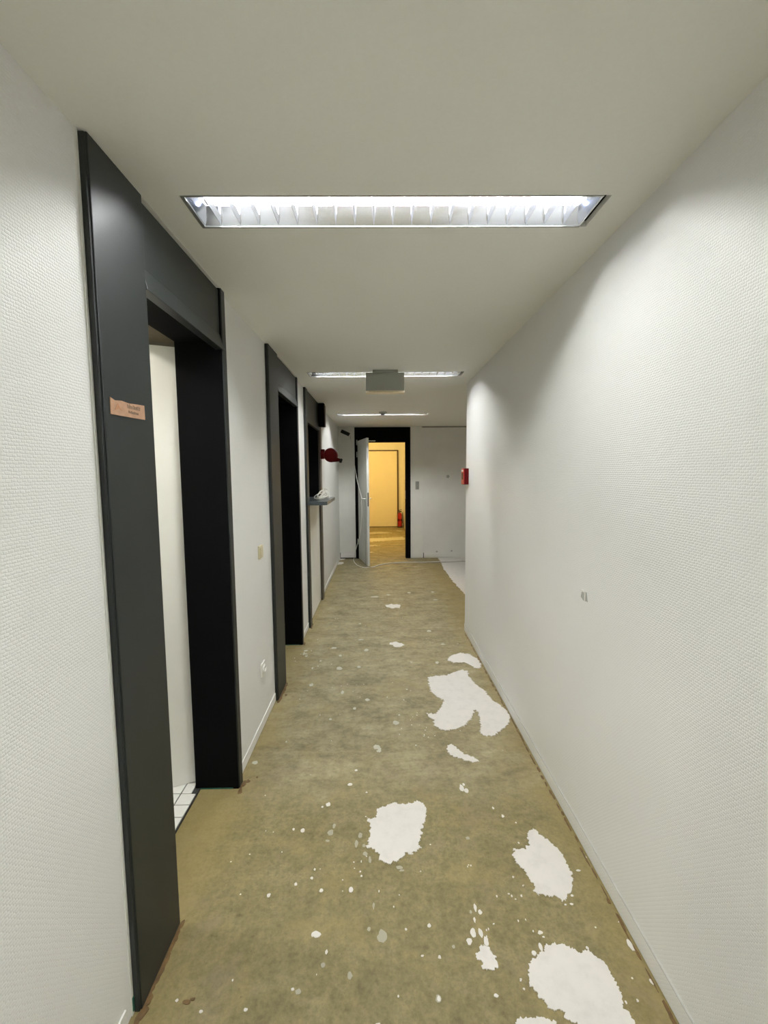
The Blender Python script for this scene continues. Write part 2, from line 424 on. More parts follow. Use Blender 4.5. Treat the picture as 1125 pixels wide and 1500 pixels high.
SPECKS=[(0.315,1.384,0.0100,0.0140),(0.295,1.357,0.0100,0.0110),(0.340,1.383,0.0080,0.0170),(0.353,1.356,0.0080,0.0150),(0.341,1.473,0.0050,0.0140),(0.356,1.456,0.0070,0.0100),(0.329,1.429,0.0040,0.0100),(0.407,2.086,0.0120,0.0230),(0.427,2.069,0.0110,0.0160),(0.422,2.112,0.0060,0.0090),(0.564,1.901,0.0060,0.0090),(0.532,1.950,0.0050,0.0070),(0.345,1.200,0.0070,0.0050),(-0.034,2.431,0.0180,0.0290),(-0.011,2.409,0.0130,0.0250),(-0.023,2.392,0.0110,0.0140),(-0.163,2.126,0.0120,0.0090),(-0.261,1.990,0.0110,0.0130),(-0.287,1.976,0.0060,0.0060),(-0.357,1.837,0.0080,0.0100),(-0.400,1.842,0.0040,0.0050),(-0.340,1.579,0.0060,0.0060),(-0.237,1.550,0.0080,0.0070),(-0.122,1.552,0.0090,0.0110),(-0.232,1.389,0.0140,0.0100),(0.164,1.411,0.0060,0.0070),(0.081,1.401,0.0040,0.0040),(0.130,1.315,0.0050,0.0030),(0.187,1.310,0.0050,0.0050),(0.168,1.196,0.0050,0.0070),(0.045,1.204,0.0030,0.0030),(-0.016,1.137,0.0070,0.0030),(0.394,2.403,0.0160,0.0450),(-0.283,1.603,0.0040,0.0040),(-0.275,1.641,0.0040,0.0050),(-0.191,1.333,0.0040,0.0070),(-0.138,2.232,0.0080,0.0070),(-0.678,3.852,0.0260,0.0240),(-0.672,3.779,0.0270,0.0240),(-0.654,3.732,0.0190,0.0230),(-0.687,3.789,0.0100,0.0580),(-0.564,3.490,0.0110,0.0290),(-0.356,3.732,0.0190,0.0280),(-0.432,3.904,0.0370,0.0310),(-0.342,3.476,0.0360,0.0410),(-0.182,3.500,0.0220,0.0290),(-0.128,3.850,0.0280,0.0400),(-0.530,3.201,0.0230,0.0350),(-0.283,3.084,0.0190,0.0390),(-0.095,2.970,0.0250,0.0240),(-0.182,2.857,0.0150,0.0220),(-0.332,2.732,0.0140,0.0160),(-0.024,2.428,0.0240,0.0290),(-0.011,2.399,0.0150,0.0240),(0.095,2.679,0.0280,0.0300),(0.120,2.768,0.0090,0.0130),(0.193,3.114,0.0110,0.0100),(0.477,3.565,0.0220,0.0340),(0.585,3.960,0.0290,0.0210),(0.492,4.311,0.0310,0.0370),(-0.218,4.549,0.0190,0.0210),(-0.063,5.575,0.0710,0.0510),(0.109,5.651,0.0350,0.0420),(0.390,5.746,0.0350,0.0430),(0.707,5.765,0.0290,0.0440),(0.698,5.398,0.0410,0.0280),(-0.516,3.628,0.0150,0.0180),(0.260,3.580,0.0150,0.0120),(-0.188,4.098,0.0340,0.0170),(-0.632,1.205,0.0050,0.0040),(-0.546,1.176,0.0050,0.0040),(0.549,1.382,0.0080,0.0070),(0.554,1.367,0.0040,0.0030),(0.838,1.335,0.0070,0.0190),(0.843,1.229,0.0050,0.0090),(0.733,1.177,0.0030,0.0050),(0.688,1.329,0.0050,0.0050),(0.532,1.334,0.0060,0.0130),(0.503,1.316,0.0070,0.0090),(0.840,1.412,0.0020,0.0020),(0.591,1.752,0.0040,0.0050),(0.563,1.719,0.0060,0.0060),(0.718,1.512,0.0060,0.0050),(0.702,1.480,0.0070,0.0040),(0.678,1.478,0.0050,0.0030),(0.788,1.616,0.0100,0.0040),(0.518,1.592,0.0040,0.0040),(0.564,1.902,0.0040,0.0070),(0.846,1.676,0.0050,0.0050),(-0.358,1.837,0.0090,0.0110),(-0.400,1.845,0.0050,0.0060),(-0.435,1.535,0.0070,0.0080),(-0.340,1.580,0.0050,0.0050),(-0.632,1.205,0.0040,0.0030),(-0.548,1.175,0.0040,0.0040),(-0.414,1.178,0.0060,0.0040),(-0.245,1.390,0.0050,0.0090),(-0.281,1.603,0.0050,0.0060),(-0.706,2.309,0.0230,0.0230),(-0.570,2.494,0.0070,0.0120),(-0.479,1.256,0.0030,0.0030)]

def ragged(pts, amp, step):
    out = []
    n = len(pts)
    for i in range(n):
        a, b = Vector((*pts[i], 0)), Vector((*pts[(i + 1) % n], 0))
        d = b - a
        k = max(1, int(d.length / step))
        nrm = Vector((d.y, -d.x, 0)).normalized() if d.length else Vector((0, 0, 0))
        for j in range(k):
            p = a + d * (j / k)
            off = noise.noise(p * 55) * amp + noise.noise(p * 170 + Vector((9, 4, 2))) * amp * 0.8 + noise.noise(p * 420) * amp * 0.5
            p = p + nrm * off
            out.append((p.x, p.y))
    return out

def slab(name, pts, h, mat, parent):
    """thin filler patch: raised skin with a rim down to the concrete"""
    vs, es, fs = delaunay_2d_cdt([Vector(p) for p in pts], [], [list(range(len(pts)))], 1, 1e-5)[:3]
    bm = bmesh.new()
    bv = [bm.verts.new((v.x, v.y, h)) for v in vs]
    for f in fs:
        bm.faces.new([bv[i] for i in f])
    rim = [e for e in bm.edges if len(e.link_faces) == 1]
    ret = bmesh.ops.extrude_edge_only(bm, edges=rim)
    for v in ret['geom']:
        if isinstance(v, bmesh.types.BMVert):
            v.co.z = 0.0
    bmesh.ops.recalc_face_normals(bm, faces=bm.faces)
    me = bpy.data.meshes.new(name); bm.to_mesh(me); bm.free()
    me.materials.append(mat)
    o = bpy.data.objects.new(name, me); col.objects.link(o); o.parent = parent
    WORLD[o.name] = Vector((0, 0, 0))
    return o

for pts in PATCHES:
    far = pts[0][1] > 4.0
    slab('filler_patch', ragged(pts, 0.02 if far else (0.013 if pts[0][1] > 2.2 else 0.0095), 0.02 if far else 0.003), 0.0025, M['filler'], fl)
for pts in ([(-0.6, 10.62), (0.1, 10.75), (0.60, 10.90), (0.62, 10.45), (0.2, 10.35), (-0.1, 10.2), (-0.6, 10.15)], [(-0.7, 9.75), (-0.1, 9.72), (0.02, 9.58), (-0.3, 9.5), (-0.7, 9.5)],
            [(-0.6, 11.7), (0.08, 11.9), (0.34, 11.65), (-0.2, 11.5)], [(-0.3, 8.85), (-0.12, 8.82), (-0.1, 8.74), (-0.3, 8.72)], [(0.40, 12.1), (0.62, 12.2), (0.60, 11.9)]):
    slab('filler_patch', ragged(pts, 0.09, 0.02), 0.0025, M['filler_worn'], fl)
# levelling compound spread over the floor of the side passage
edge = [(1.10, 8.13), (1.10, 7.65), (1.062, 7.2), (1.075, 6.85), (1.077, 6.40), (1.10, 6.0), (1.116, 5.66), (1.22, 5.2), (1.33, 4.8), (1.50, 4.40)]
slab('filler_patch', ragged(edge + [(ALC - 0.01, 4.40), (ALC - 0.01, 8.13)], 0.02, 0.03), 0.003, M['filler'], fl)

def blob_mesh(items, h, name, mat):
    b = MB()
    for i, (x, y, rx, ry) in enumerate(items):
        n = 9 if max(rx, ry) < 0.012 else 14
        pts = []
        for k in range(n):
            t = 2 * math.pi * k / n
            q = 1 + 0.45 * noise.noise(Vector((math.cos(t) * 1.3 + i * 3.1, math.sin(t) * 1.3, i * 1.7)))
            pts.append((x + rx * q * math.cos(t), y + ry * q * math.sin(t)))
        b.prism(pts, 0.0, h * (0.7 + 0.6 * ((i * 0.6180339) % 1.0)))
    o = b.build(name, mat, fl)
    o['kind'] = 'stuff'
    return o

solid = [s for s in SPECKS if s[1] < 2.3]
worn = [(x, y, rx * 0.66, ry * 0.66) for (x, y, rx, ry) in SPECKS if y >= 2.3]
crumbs = []
for k in range(24):
    x = random.uniform(-0.7, 0.8); y = 1.0 + random.random() ** 1.6 * 5.5
    r = random.choice([0.0018, 0.0022, 0.003, 0.004])
    crumbs.append((x, y, r * random.uniform(0.7, 1.4), r * random.uniform(0.7, 1.6)))
for (cx, cy, n, s) in ((0.03, 1.66, 26, 0.13), (0.45, 1.33, 22, 0.10), (0.48, 1.62, 26, 0.12), (0.33, 2.66, 26, 0.16), (0.20, 2.55, 14, 0.10), (-0.35, 3.0, 16, 0.2), (-0.5, 3.7, 20, 0.22), (-0.2, 5.0, 18, 0.5)):
    for k in range(n // 2):
        a = random.uniform(0, 6.283); d = s * random.uniform(0.75, 1.15)
        crumbs.append((cx + d * math.cos(a), cy + d * math.sin(a), random.uniform(0.0015, 0.004), random.uniform(0.0015, 0.005)))
blob_mesh(solid, 0.0015, 'filler_spots', M['filler'])
blob_mesh(worn, 0.0014, 'worn_filler_spots', M['filler_worn'])
blob_mesh(crumbs, 0.0018, 'filler_crumbs', M['filler'])
blob_mesh(FAINT, 0.0012, 'filler_smears', M['filler_faint'])
# brown glue along the foot of the black panels and the right wall
gl = []
for (y0, y1) in ((1.16, 1.445), (2.09, 2.17), (2.96, 3.245), (3.99, 4.04), (4.43, 4.57)):
    y = y0
    while y < y1:
        gl.append((PF + 0.004 + random.uniform(-0.003, 0.006), y, random.uniform(0.005, 0.011), random.uniform(0.010, 0.022)))
        y += 0.016
gl += [(-0.60, 1.20, 0.012, 0.006), (-0.585, 1.207, 0.008, 0.004), (-0.70, 2.16, 0.012, 0.01), (-0.66, 2.19, 0.006, 0.006), (-0.69, 3.05, 0.008, 0.012)]
y = 0.9
while y < 4.3:
    gl.append((WR - 0.014 + random.uniform(-0.003, 0.003), y, random.uniform(0.002, 0.006), random.uniform(0.012, 0.035)))
    y += random.uniform(0.03, 0.08)
blob_mesh(gl, 0.002, 'glue_residue', M['glue'])

# ---- ceiling with the openings of the recessed lamps
LAMP_Y = [1.530, 3.905, 6.490, -0.845, -3.05]
HX0, HX1, HW = -0.613, 0.738, 0.0885
xs = [-0.95, HX0, HX1, ALC + 0.05]
holes = sorted((y - HW, y + HW) for y in LAMP_Y)
b = MB()
yc = BACK - 0.1
for (y0, y1) in holes + [(END, END)]:
    b.box(xs[0], xs[3], yc, y0, H, H + 0.02)
    if y1 > y0:
        b.box(xs[0], xs[1], y0, y1, H, H + 0.02); b.box(xs[2], xs[3], y0, y1, H, H + 0.02)
    yc = y1
ce = b.build('ceiling', M['ceiling'])
struct(ce, 'off white painted ceiling of the corridor', 'ceiling')

# ---- walls
TH = 0.20
b = MB()
for (y0, y1) in ((BACK, 1.178), (2.162, 2.975), (4.030, 4.440), (5.600, END)):
    b.box(WL - TH, WL, y0, y1, 0, H)
for (y0, y1, z0) in ((1.178, 2.162, 2.26), (2.975, 4.030, 2.26), (4.440, 5.600, 2.24)):
    b.box(WL - TH, WL - 0.012, y0, y1, z0, H)
b.box(WL - TH, WL - 0.006, 4.56, 5.44, 0, 1.272)
wl = b.build('wall_left', M['wall'])
struct(wl, 'white textured wall interrupted by three black framed openings', 'wall')
MB().box(WL, WL + 0.0035, 1.1685, 1.178, 0.0, H).build('edge_caulk', M['white_plastic'], wl)
wr = MB().box(WR, WR + 0.10, BACK, CORNER, 0, H).build('wall_right', M['wall'])
struct(wr, 'long white wall with woven texture wallpaper', 'wall')
# chipped anchor hole in the right wall
bh = MB()
bh.prism([(1.760, 1.062), (1.772, 1.098), (1.792, 1.102), (1.815, 1.090), (1.822, 1.068), (1.800, 1.058)], 0, 0.0012)
bh.v = [Vector((WR - v.z, v.x, v.y)) for v in bh.v]; bh.f = [tuple(reversed(f)) for f in bh.f]
bh.build('putty_spot', M['putty'], wr)
bh = MB().box(WR - 0.004, WR, 1.778, 1.786, 1.062, 1.100).box(WR - 0.003, WR, 1.786, 1.815, 1.094, 1.101)
bh.build('torn_paper', M['white_plastic'], wr)
we = MB()
we.box(WL - TH, -0.446, END, END + 0.12, 0, H).box(0.585, ALC, END, END + 0.12, 0, H).box(-0.446, 0.585, END, END + 0.12, 2.446, H)
we = we.build('wall_end', M['wall_smooth'])
struct(we, 'off white partition wall closing the corridor around the far doorway', 'wall')
MB().box(0.820, 0.832, END - 0.004, END, 0.09, 2.44).build('joint_strip', M['white_plastic'], we)
MB().box(0.80, ALC - 0.01, END - 0.003, END, 2.440, 2.452).build('ceiling_gap', M['dark_brown'], we)
for (x, z) in ((1.283, 1.533), (1.494, 2.311), (1.08, 0.12), (1.36, 0.13)):
    r = 0.03 if z > 1 else 0.016
    MB().lathe((x, END, z), (0, -1, 0), [(r, 0), (r, 0.002)], 14).build('patched_spot', M['putty'] if z < 2 else M['wall_smooth'], we)
wa = MB().box(ALC, ALC + 0.08, CORNER, END + 0.12, 0, H).box(WR + 0.10, ALC, CORNER - 0.08, CORNER, 0, H).build('wall_side', M['wall_smooth'])
struct(wa, 'white walls of the side passage behind the corner', 'wall')
wb = MB().box(WL - TH, WR + 0.1, BACK - 0.1, BACK, 0, H).build('wall_back', M['wall'])
struct(wb, 'white wall behind the photographer closing the corridor', 'wall')

# ---- baseboards
b = MB().box(WR - 0.005, WR, BACK, CORNER, 0.005, 0.072)
br_ = b.build('baseboard_right', M['wall'])
struct(br_, 'white painted skirting along the long right wall', 'skirting')
MB().box(WR - 0.0052, WR, BACK, CORNER - 0.001, 0.072, 0.0745).build('joint_shade_line', M['putty'], br_)  # dark strip painted in for the shadow along the skirting's top joint
b = MB()
for (y0, y1) in ((BACK, 1.14), (2.165, 2.972), (4.032, 4.437), (5.605, END - 0.01)):
    b.box(WL, WL + 0.005, y0, y1, 0.006, 0.060)
struct(b.build('baseboard_left', M['wall_smooth']), 'white skirting pieces between the black door surrounds', 'skirting')
b = MB().box(-0.735, -0.45, END - 0.010, END, 0.022, 0.085).box(0.59, 0.820, END - 0.010, END, 0.022, 0.085).box(0.836, ALC - 0.01, END - 0.010, END, 0.022, 0.085)
bb = b.build('baseboard_end', M['wall_smooth'], bevel=0.002)
struct(bb, 'white skirting along the foot of the end wall', 'skirting')
MB().box(-0.745, -0.737, END - 0.008, END, 0.0, 0.115).box(-0.745, -0.45, END - 0.006, END, 0.0, 0.020).box(0.822, 0.834, END - 0.008, END, 0.0, 0.10).build('dark_gap', M['black_plastic'], bb)

# ================================================================== black door surrounds on the left wall
def surround(name, label, y0, yp, y1, y2, rail0, rail1, zt):
    """y0-yp wide side panel, y1-y2 far post, rail between"""
    d = empty(name, (PF, (y0 + y2) / 2, 0))
    struct(d, label, 'door frame')
    MB().box(WL + 0.0005, PF - 0.004, y0, y0 + 0.014, 0, H - 0.004).build('edge_strip', M['black'], d, bevel=0.002)
    MB().box(WL + 0.0005, PF, y0 + 0.006, yp, 0, H - 0.001).build('side_panel', M['black'], d, bevel=0.0025)
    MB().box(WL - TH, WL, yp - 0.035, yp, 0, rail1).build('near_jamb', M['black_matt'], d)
    MB().box(WL - 0.011, PF - 0.010, yp, y1, rail1, zt).build('transom_panel', M['black'], d, bevel=0.0015)
    ra = yp; rb = y2 - 0.006
    MB().add([(WL - 0.011, ra, rail0), (PF + 0.003, ra, rail0), (PF + 0.003, rb, rail0), (WL - 0.011, rb, rail0), (WL - 0.011, ra, rail1), (PF - 0.009, ra, rail1), (PF - 0.009, rb, rail1), (WL - 0.011, rb, rail1)],
             [(0, 3, 2, 1), (4, 5, 6, 7), (0, 1, 5, 4), (1, 2, 6, 5), (2, 3, 7, 6), (3, 0, 4, 7)]).build('rail', M['black'], d, bevel=0.002)
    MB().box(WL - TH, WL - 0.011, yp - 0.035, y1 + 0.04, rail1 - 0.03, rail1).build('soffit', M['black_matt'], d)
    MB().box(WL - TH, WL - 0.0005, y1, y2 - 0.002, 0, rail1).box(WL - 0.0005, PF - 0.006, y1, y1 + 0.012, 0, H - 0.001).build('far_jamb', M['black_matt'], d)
    MB().box(WL + 0.0005, PF, y1 + 0.004, y2, 0, H - 0.001).build('post', M['black'], d, bevel=0.0025)
    MB().box(PF - 0.02, PF - 0.003, y0 + 0.01, y2 - 0.01, H - 0.0035, H - 0.0008).build('caulk_line', M['white_plastic'], d)
    return d

d1 = surround('door_1', 'tall black lacquered door surround with copper coloured plate and tiled room behind', 1.178, 1.438, 2.108, 2.162, 2.182, 2.250, H - 0.012)
MB().box(-1.16, WL - TH, 1.300, 2.200, 2.220, 2.262).build('inner_lintel', M['mustard'], d1)
# white leaf standing ajar inside the first doorway
hx, hy = -0.957, 2.150
dv = Vector((-0.922, -0.386, 0)); nv = Vector((-dv.y, dv.x, 0))
lf = MB().obox(Vector((hx, hy, 0.014)), dv * 0.66, nv * 0.04 * -1, Vector((0, 0, 2.192))).build('leaf', M['leaf'], d1, bevel=0.002)
hd = MB().lathe((Vector((hx, hy, 1.06)) + dv * 0.60 + nv * 0.0), nv, [(0.024, 0), (0.024, 0.006), (0.009, 0.008), (0.009, 0.045)], 16)
hd.tube([Vector((hx, hy, 1.06)) + dv * 0.60 + nv * 0.042, Vector((hx, hy, 1.06)) + dv * 0.48 + nv * 0.045], 0.008)
hd.build('handle', M['steel'], lf, smooth=True)
for z in (0.25, 1.1, 1.95):
    MB().lathe((hx + 0.004, hy - 0.012, z), (0, 0, 1), [(0.008, 0), (0.008, 0.09)], 12).build('hinge', M['dark_brown'], d1, smooth=True)
MB().box(WL + 0.0035, WL + 0.006, 1.171, 1.178, 0.012, 0.055).build('paint_chip', M['teal'], d1)
MB().box(-0.948, -0.760, 2.1055, 2.108, 0.001, 0.006).build('paint_chip', M['teal'], d1)

d2 = surround('door_2', 'second black door surround with dark recess between switch and service hatch', 2.975, 3.240, 3.985, 4.030, 2.200, 2.270, H - 0.006)
MB().box(-0.944, -0.925, 3.240, 3.985, 0.004, 2.236).build('leaf', M['black_matt'], d2)
MB().box(-0.910, -0.760, 3.982, 3.985, 0.001, 0.006).build('paint_chip', M['teal'], d2)

# ---- service hatch
w1 = empty('window_1', (PF, 5.02, 0))
struct(w1, 'black framed service hatch with projecting blue grey shelf', 'hatch')
MB().box(WL + 0.0005, PF, 4.440, 4.560, 0, H - 0.001).build('post', M['black'], w1, bevel=0.0025)
MB().box(WL - TH, WL, 4.535, 4.560, 1.316, 2.20).build('near_jamb', M['black_matt'], w1)
MB().box(WL - 0.011, PF - 0.010, 4.560, 5.450, 2.205, H - 0.003).build('transom_panel', M['black'], w1)
MB().box(WL - 0.011, PF - 0.001, 4.560, 5.450, 2.130, 2.205).build('rail', M['black'], w1, bevel=0.003)
MB().box(WL - TH, WL - 0.011, 4.535, 5.50, 2.18, 2.205).build('soffit', M['black_matt'], w1)
MB().box(WL - TH, WL - 0.001, 5.440, 5.500, 1.316, 2.18).build('far_jamb', M['black_matt'], w1)
MB().box(WL + 0.0005, PF, 5.450, 5.600, 0, H - 0.001).build('post', M['brown_post'], w1, bevel=0.0025)
MB().box(WL - TH, WL - TH + 0.02, 4.56, 5.44, 1.316, 2.18).build('shutter', M['black_matt'], w1)
MB().box(WL - 0.006, WL - 0.001, 4.565, 5.440, 0.01, 1.270).build('lower_panel', M['leaf'], w1)
MB().prism([(-0.93, 4.562), (PF + 0.0005, 4.562), (PF + 0.0005, 4.485), (-0.560, 4.485), (-0.537, 4.510), (-0.547, 5.400), (-0.565, 5.425), (PF + 0.0005, 5.425), (PF + 0.0005, 5.438), (-0.93, 5.438)], 1.278, 1.315).build('shelf', M['shelf'], w1, bevel=0.003)
MB().box(WL, WL + 0.003, 4.432, 4.440, 0.01, 0.07).build('paint_chip', M['teal'], w1)

# ---- washroom behind the first doorway
wf = MB().box(-2.3, -0.9255, 1.20, 2.95, -0.06, 0.006).build('floor_washroom', M['grout'])
struct(wf, 'washroom floor of small white tiles with dark joints', 'floor')
base = None
for i in range(8):
    for j in range(10):
        x = -0.9285 - 0.0768 * (i + 1) + 0.003; y = 1.459 + 0.076 * j
        if base is None:
            base = MB().box(0, 0.0715, 0, 0.0705, 0, 0.006).build('tile', M['tile'], wf, bevel=0.001)
            o = base
        else:
            o = base.copy(); col.objects.link(o); o.parent = wf
        o.location = (x, y, 0.006)
        if i == 0 and y + 0.0725 > 2.105:
            o.scale = (0.66, 1, 1)
wt = empty('washroom_fill', (-1.55, 1.62, H))  # added fill lamp, out of view, lights the open leaf
tag(wt, 'small round lamp added unseen on the washroom ceiling to brighten the leaf', 'lamp')
MB().lathe((-1.55, 1.62, H), (0, 0, -1), [(0.09, 0), (0.09, 0.02), (0.08, 0.025)], 24).build('base', M['white_plastic'], wt, smooth=True)
MB().lathe((-1.55, 1.62, H - 0.025), (0, 0, -1), [(0.078, 0), (0.076, 0.02), (0.055, 0.045), (0.02, 0.055)], 24).build('glass_dome', M['dome'], wt, smooth=True)
ww = MB().box(-2.4, -2.3, 1.1, 3.05, 0, H).box(-2.3, WL - TH, 1.1, 1.2, 0, H).box(-2.3, WL - TH, 2.95, 3.05, 0, H).box(-2.4, WL - TH, 1.1, 3.05, H, H + 0.02)
struct(ww.build('wall_washroom', M['wall_smooth']), 'plain white walls of the small tiled washroom', 'wall')

# ---- far doorway
d3 = empty('door_3', (0.07, END, 0))
struct(d3, 'black framed far doorway with white leaf swung open into the corridor', 'door')
MB().box(-0.446, -0.385, END - 0.015, END + 0.13, 0, 2.448).build('jamb', M['black_matt'], d3, bevel=0.003)
MB().box(0.492, 0.585, END - 0.015, END + 0.13, 0, 2.448).build('jamb', M['black_matt'], d3, bevel=0.003)
MB().box(-0.385, 0.492, END - 0.015, END + 0.13, 2.175, 2.448).build('head_panel', M['black_matt'], d3, bevel=0.003)
MB().box(-0.20, -0.06, END - 0.024, END - 0.015, 2.19, 2.205).build('door_closer_plate', M['steel'], d3)
MB().box(0.488, 0.4925, END + 0.01, END + 0.04, 1.12, 1.28).build('strike_plate', M['steel'], d3)
a = Vector((-0.392, END - 0.016, 0.012)); e = Vector((-0.208, 7.395, 0.012))
dv = (e - a); Lw = dv.length; dv.normalize(); nv = Vector((-dv.y, dv.x, 0))      # nv points to +x
lf3 = MB().obox(a, dv * Lw, nv * 0.040, Vector((0, 0, 2.185))).build('leaf', M['leaf_grey'], d3, bevel=0.002)
hz = 1.17
c = a + dv * (Lw - 0.075) + Vector((0, 0, hz - 0.012))
hn = MB().obox(c - dv * 0.02 - nv * 0.006 + Vector((0, 0, -0.13)), dv * 0.04, nv * 0.006, Vector((0, 0, 0.20))).build('escutcheon', M['steel'], lf3, bevel=0.002)
MB().tube([c - nv * 0.004, c - nv * 0.05, c - nv * 0.055 - dv * 0.03, c - nv * 0.055 - dv * 0.12], 0.009).build('handle', M['steel'], lf3, smooth=True)
c2 = c + nv * 0.040
MB().tube([c2, c2 + nv * 0.05, c2 + nv * 0.055 - dv * 0.03, c2 + nv * 0.055 - dv * 0.12], 0.009).build('handle', M['steel'], lf3, smooth=True)
cl = a + dv * Lw + nv * 0.010 + Vector((0, 0, hz - 0.14))
MB().obox(cl, nv * 0.020, dv * 0.002, Vector((0, 0, 0.235))).build('lock_plate', M['dark_steel'], lf3)
for z in (0.28, 1.9, 2.12):
    MB().lathe((a.x - 0.012, a.y - 0.008, z), (0, 0, 1), [(0.010, 0), (0.010, 0.10)], 12).build('hinge', M['steel'], d3, smooth=True)

# ---- room beyond the far doorway
b = MB().box(-1.7, -1.6, END + 0.12, 13.1, 0, 2.6).box(0.735, 0.83, END + 0.12, 13.0, 0, 2.6).box(-1.6, 0.83, 13.0, 13.1, 0, 2.6)
b.box(-1.6, -0.95, END + 0.12, END + 0.14, 0, 2.6)
struct(b.build('wall_far_room', M['far_wall']), 'warmly lit cream walls of the room beyond the doorway', 'wall')
struct(MB().box(-1.7, 0.83, END + 0.12, 13.1, 2.6, 2.65).build('ceiling_far_room', M['far_wall']), 'cream ceiling of the room beyond the doorway', 'ceiling')
d4 = empty('door_4', (0.05, 13.0, 0))
struct(d4, 'cream closed door with dark brown edge in the yellow lit room', 'door')
MB().box(-0.44, 0.535, 12.965, 12.999, 0.018, 2.250).build('leaf', M['warm_leaf'], d4, bevel=0.003)
MB().box(0.540, 0.575, 12.955, 12.999, 0, 2.285).build('frame_side', M['dark_brown'], d4)
MB().box(-0.48, -0.445, 12.955, 12.999, 0, 2.285).build('frame_side', M['dark_brown'], d4)
MB().box(-0.445, 0.540, 12.955, 12.999, 2.254, 2.285).build('frame_head', M['dark_brown'], d4)
MB().box(-0.445, 0.540, 12.985, 12.999, 0.0, 0.015).build('threshold', M['dark_brown'], d4)

# ================================================================== ceiling lamps
LC = (0.0565, LAMP_Y[0], H)
def make_lamp():
    t = empty('ceiling_light', LC)
    tag(t, 'recessed louvred fluorescent ceiling light closest to the first black door surround', 'ceiling light', 'recessed lights along the corridor')
    cx, cy = LC[0], LC[1]
    hx, hy = 0.6585, 0.0855
    hb = MB()
    hb.box(cx - hx, cx + hx, cy - hy, cy - hy + 0.002, H, H + 0.085)
    hb.box(cx - hx, cx + hx, cy + hy - 0.002, cy + hy, H, H + 0.085)
    hb.box(cx - hx, cx - hx + 0.002, cy - hy, cy + hy, H, H + 0.085)
    hb.box(cx + hx - 0.002, cx + hx, cy - hy, cy + hy, H, H + 0.085)
    hb.box(cx - hx, cx + hx, cy - hy, cy + hy, H + 0.085, H + 0.087)
    hb.build('housing', M['housing'], t)
    fr = MB()
    for (x0, x1, y0, y1) in ((-hx - 0.008, hx, -hy - 0.001, -hy + 0.004), (-hx - 0.008, hx, hy - 0.004, hy + 0.006), (-hx - 0.009, -hx + 0.003, -hy + 0.004, hy - 0.004)):
        fr.box(cx + x0, cx + x1, cy + y0, cy + y1, H - 0.0016, H - 0.0002)
    fr.build('frame', M['steel'], t)
    # curved long reflectors
    for s in (-1, 1):
        vs = []; fs = []
        prof = [(0.0815, 0.002), (0.0745, 0.014), (0.0665, 0.026), (0.0575, 0.037), (0.047, 0.047)]
        for x in (cx - hx + 0.004, cx + hx - 0.004):
            for (yy, zz) in prof: vs.append((x, cy + s * yy, H + zz))
            for (yy, zz) in reversed(prof): vs.append((x, cy + s * (yy + 0.0012), H + zz + 0.0012))
        n = 2 * len(prof)
        for i in range(n):
            j = (i + 1) % n
            fs.append((i, j, n + j, n + i) if s < 0 else (i, n + i, n + j, j))
        fs.append(tuple(range(n))); fs.append(tuple(range(2 * n - 1, n - 1, -1)))
        MB().add(vs, fs).build('reflector', M['alu'], t, smooth=True)
    for s in (-1, 1):
        x0 = cx + s * (hx - 0.003)
        MB().obox((x0, cy - 0.079, H + 0.003), (-s * 0.002, 0, 0), (0, 0.158, 0), (-s * 0.022, 0, 0.055)).build('end_plate', M['alu'], t)
        MB().box(min(cx + s * 0.600, cx + s * 0.622), max(cx + s * 0.600, cx + s * 0.622), cy - 0.016, cy + 0.016, H + 0.030, H + 0.085).build('lamp_holder', M['white_plastic'], t, bevel=0.003)
    MB().lathe((cx - 0.600, cy, H + 0.050), (1, 0, 0), [(0.012, 0), (0.013, 0.004), (0.013, 1.196), (0.012, 1.20)], 14).build('fluorescent_tube', M['tube'], t, smooth=True)
    first = None
    for k in range(19):
        x = cx + (k - 9) * 0.0665
        if first is None:
            w0, w1 = 0.0006, 0.0045
            yb, yt = 0.0795, 0.0640
            z0, z1 = 0.003, 0.028
            vs = [(x - w0, cy - yb, H + z0), (x + w0, cy - yb, H + z0), (x + w0, cy + yb, H + z0), (x - w0, cy + yb, H + z0),
                  (x - w1, cy - yt, H + z1), (x + w1, cy - yt, H + z1), (x + w1, cy + yt, H + z1), (x - w1, cy + yt, H + z1)]
            first = MB().add(vs, [(0, 3, 2, 1), (4, 5, 6, 7), (0, 1, 5, 4), (1, 2, 6, 5), (2, 3, 7, 6), (3, 0, 4, 7)]).build('louvre_blade', M['alu'], t)
            fx = x
        else:
            o = first.copy(); col.objects.link(o); o.parent = t; o.location = (x - fx, 0, 0)
    return t
lamp = make_lamp()
labels = ['recessed louvred fluorescent ceiling light partly hidden by the blank exit sign',
          'recessed louvred fluorescent ceiling light beside the round smoke detector',
          'recessed louvred fluorescent ceiling light between back wall and first black surround',
          'recessed louvred fluorescent ceiling light by the back wall']
for y, lb, gain in zip(LAMP_Y[1:], labels, (1.30, 1.15, 1.25, 1.0)):   # per-tube gains added to even out brightness along the corridor
    c = copy_tree(lamp)
    for ch in c.children:
        if ch.name.startswith('fluorescent_tube'):
            ch.material_slots[0].link = 'OBJECT'
            ch.material_slots[0].material = emitter('fluorescent_tube_glow', TUBE_COL, TUBE * gain)
    c.location = (LC[0], y, H)
    c['label'] = lb

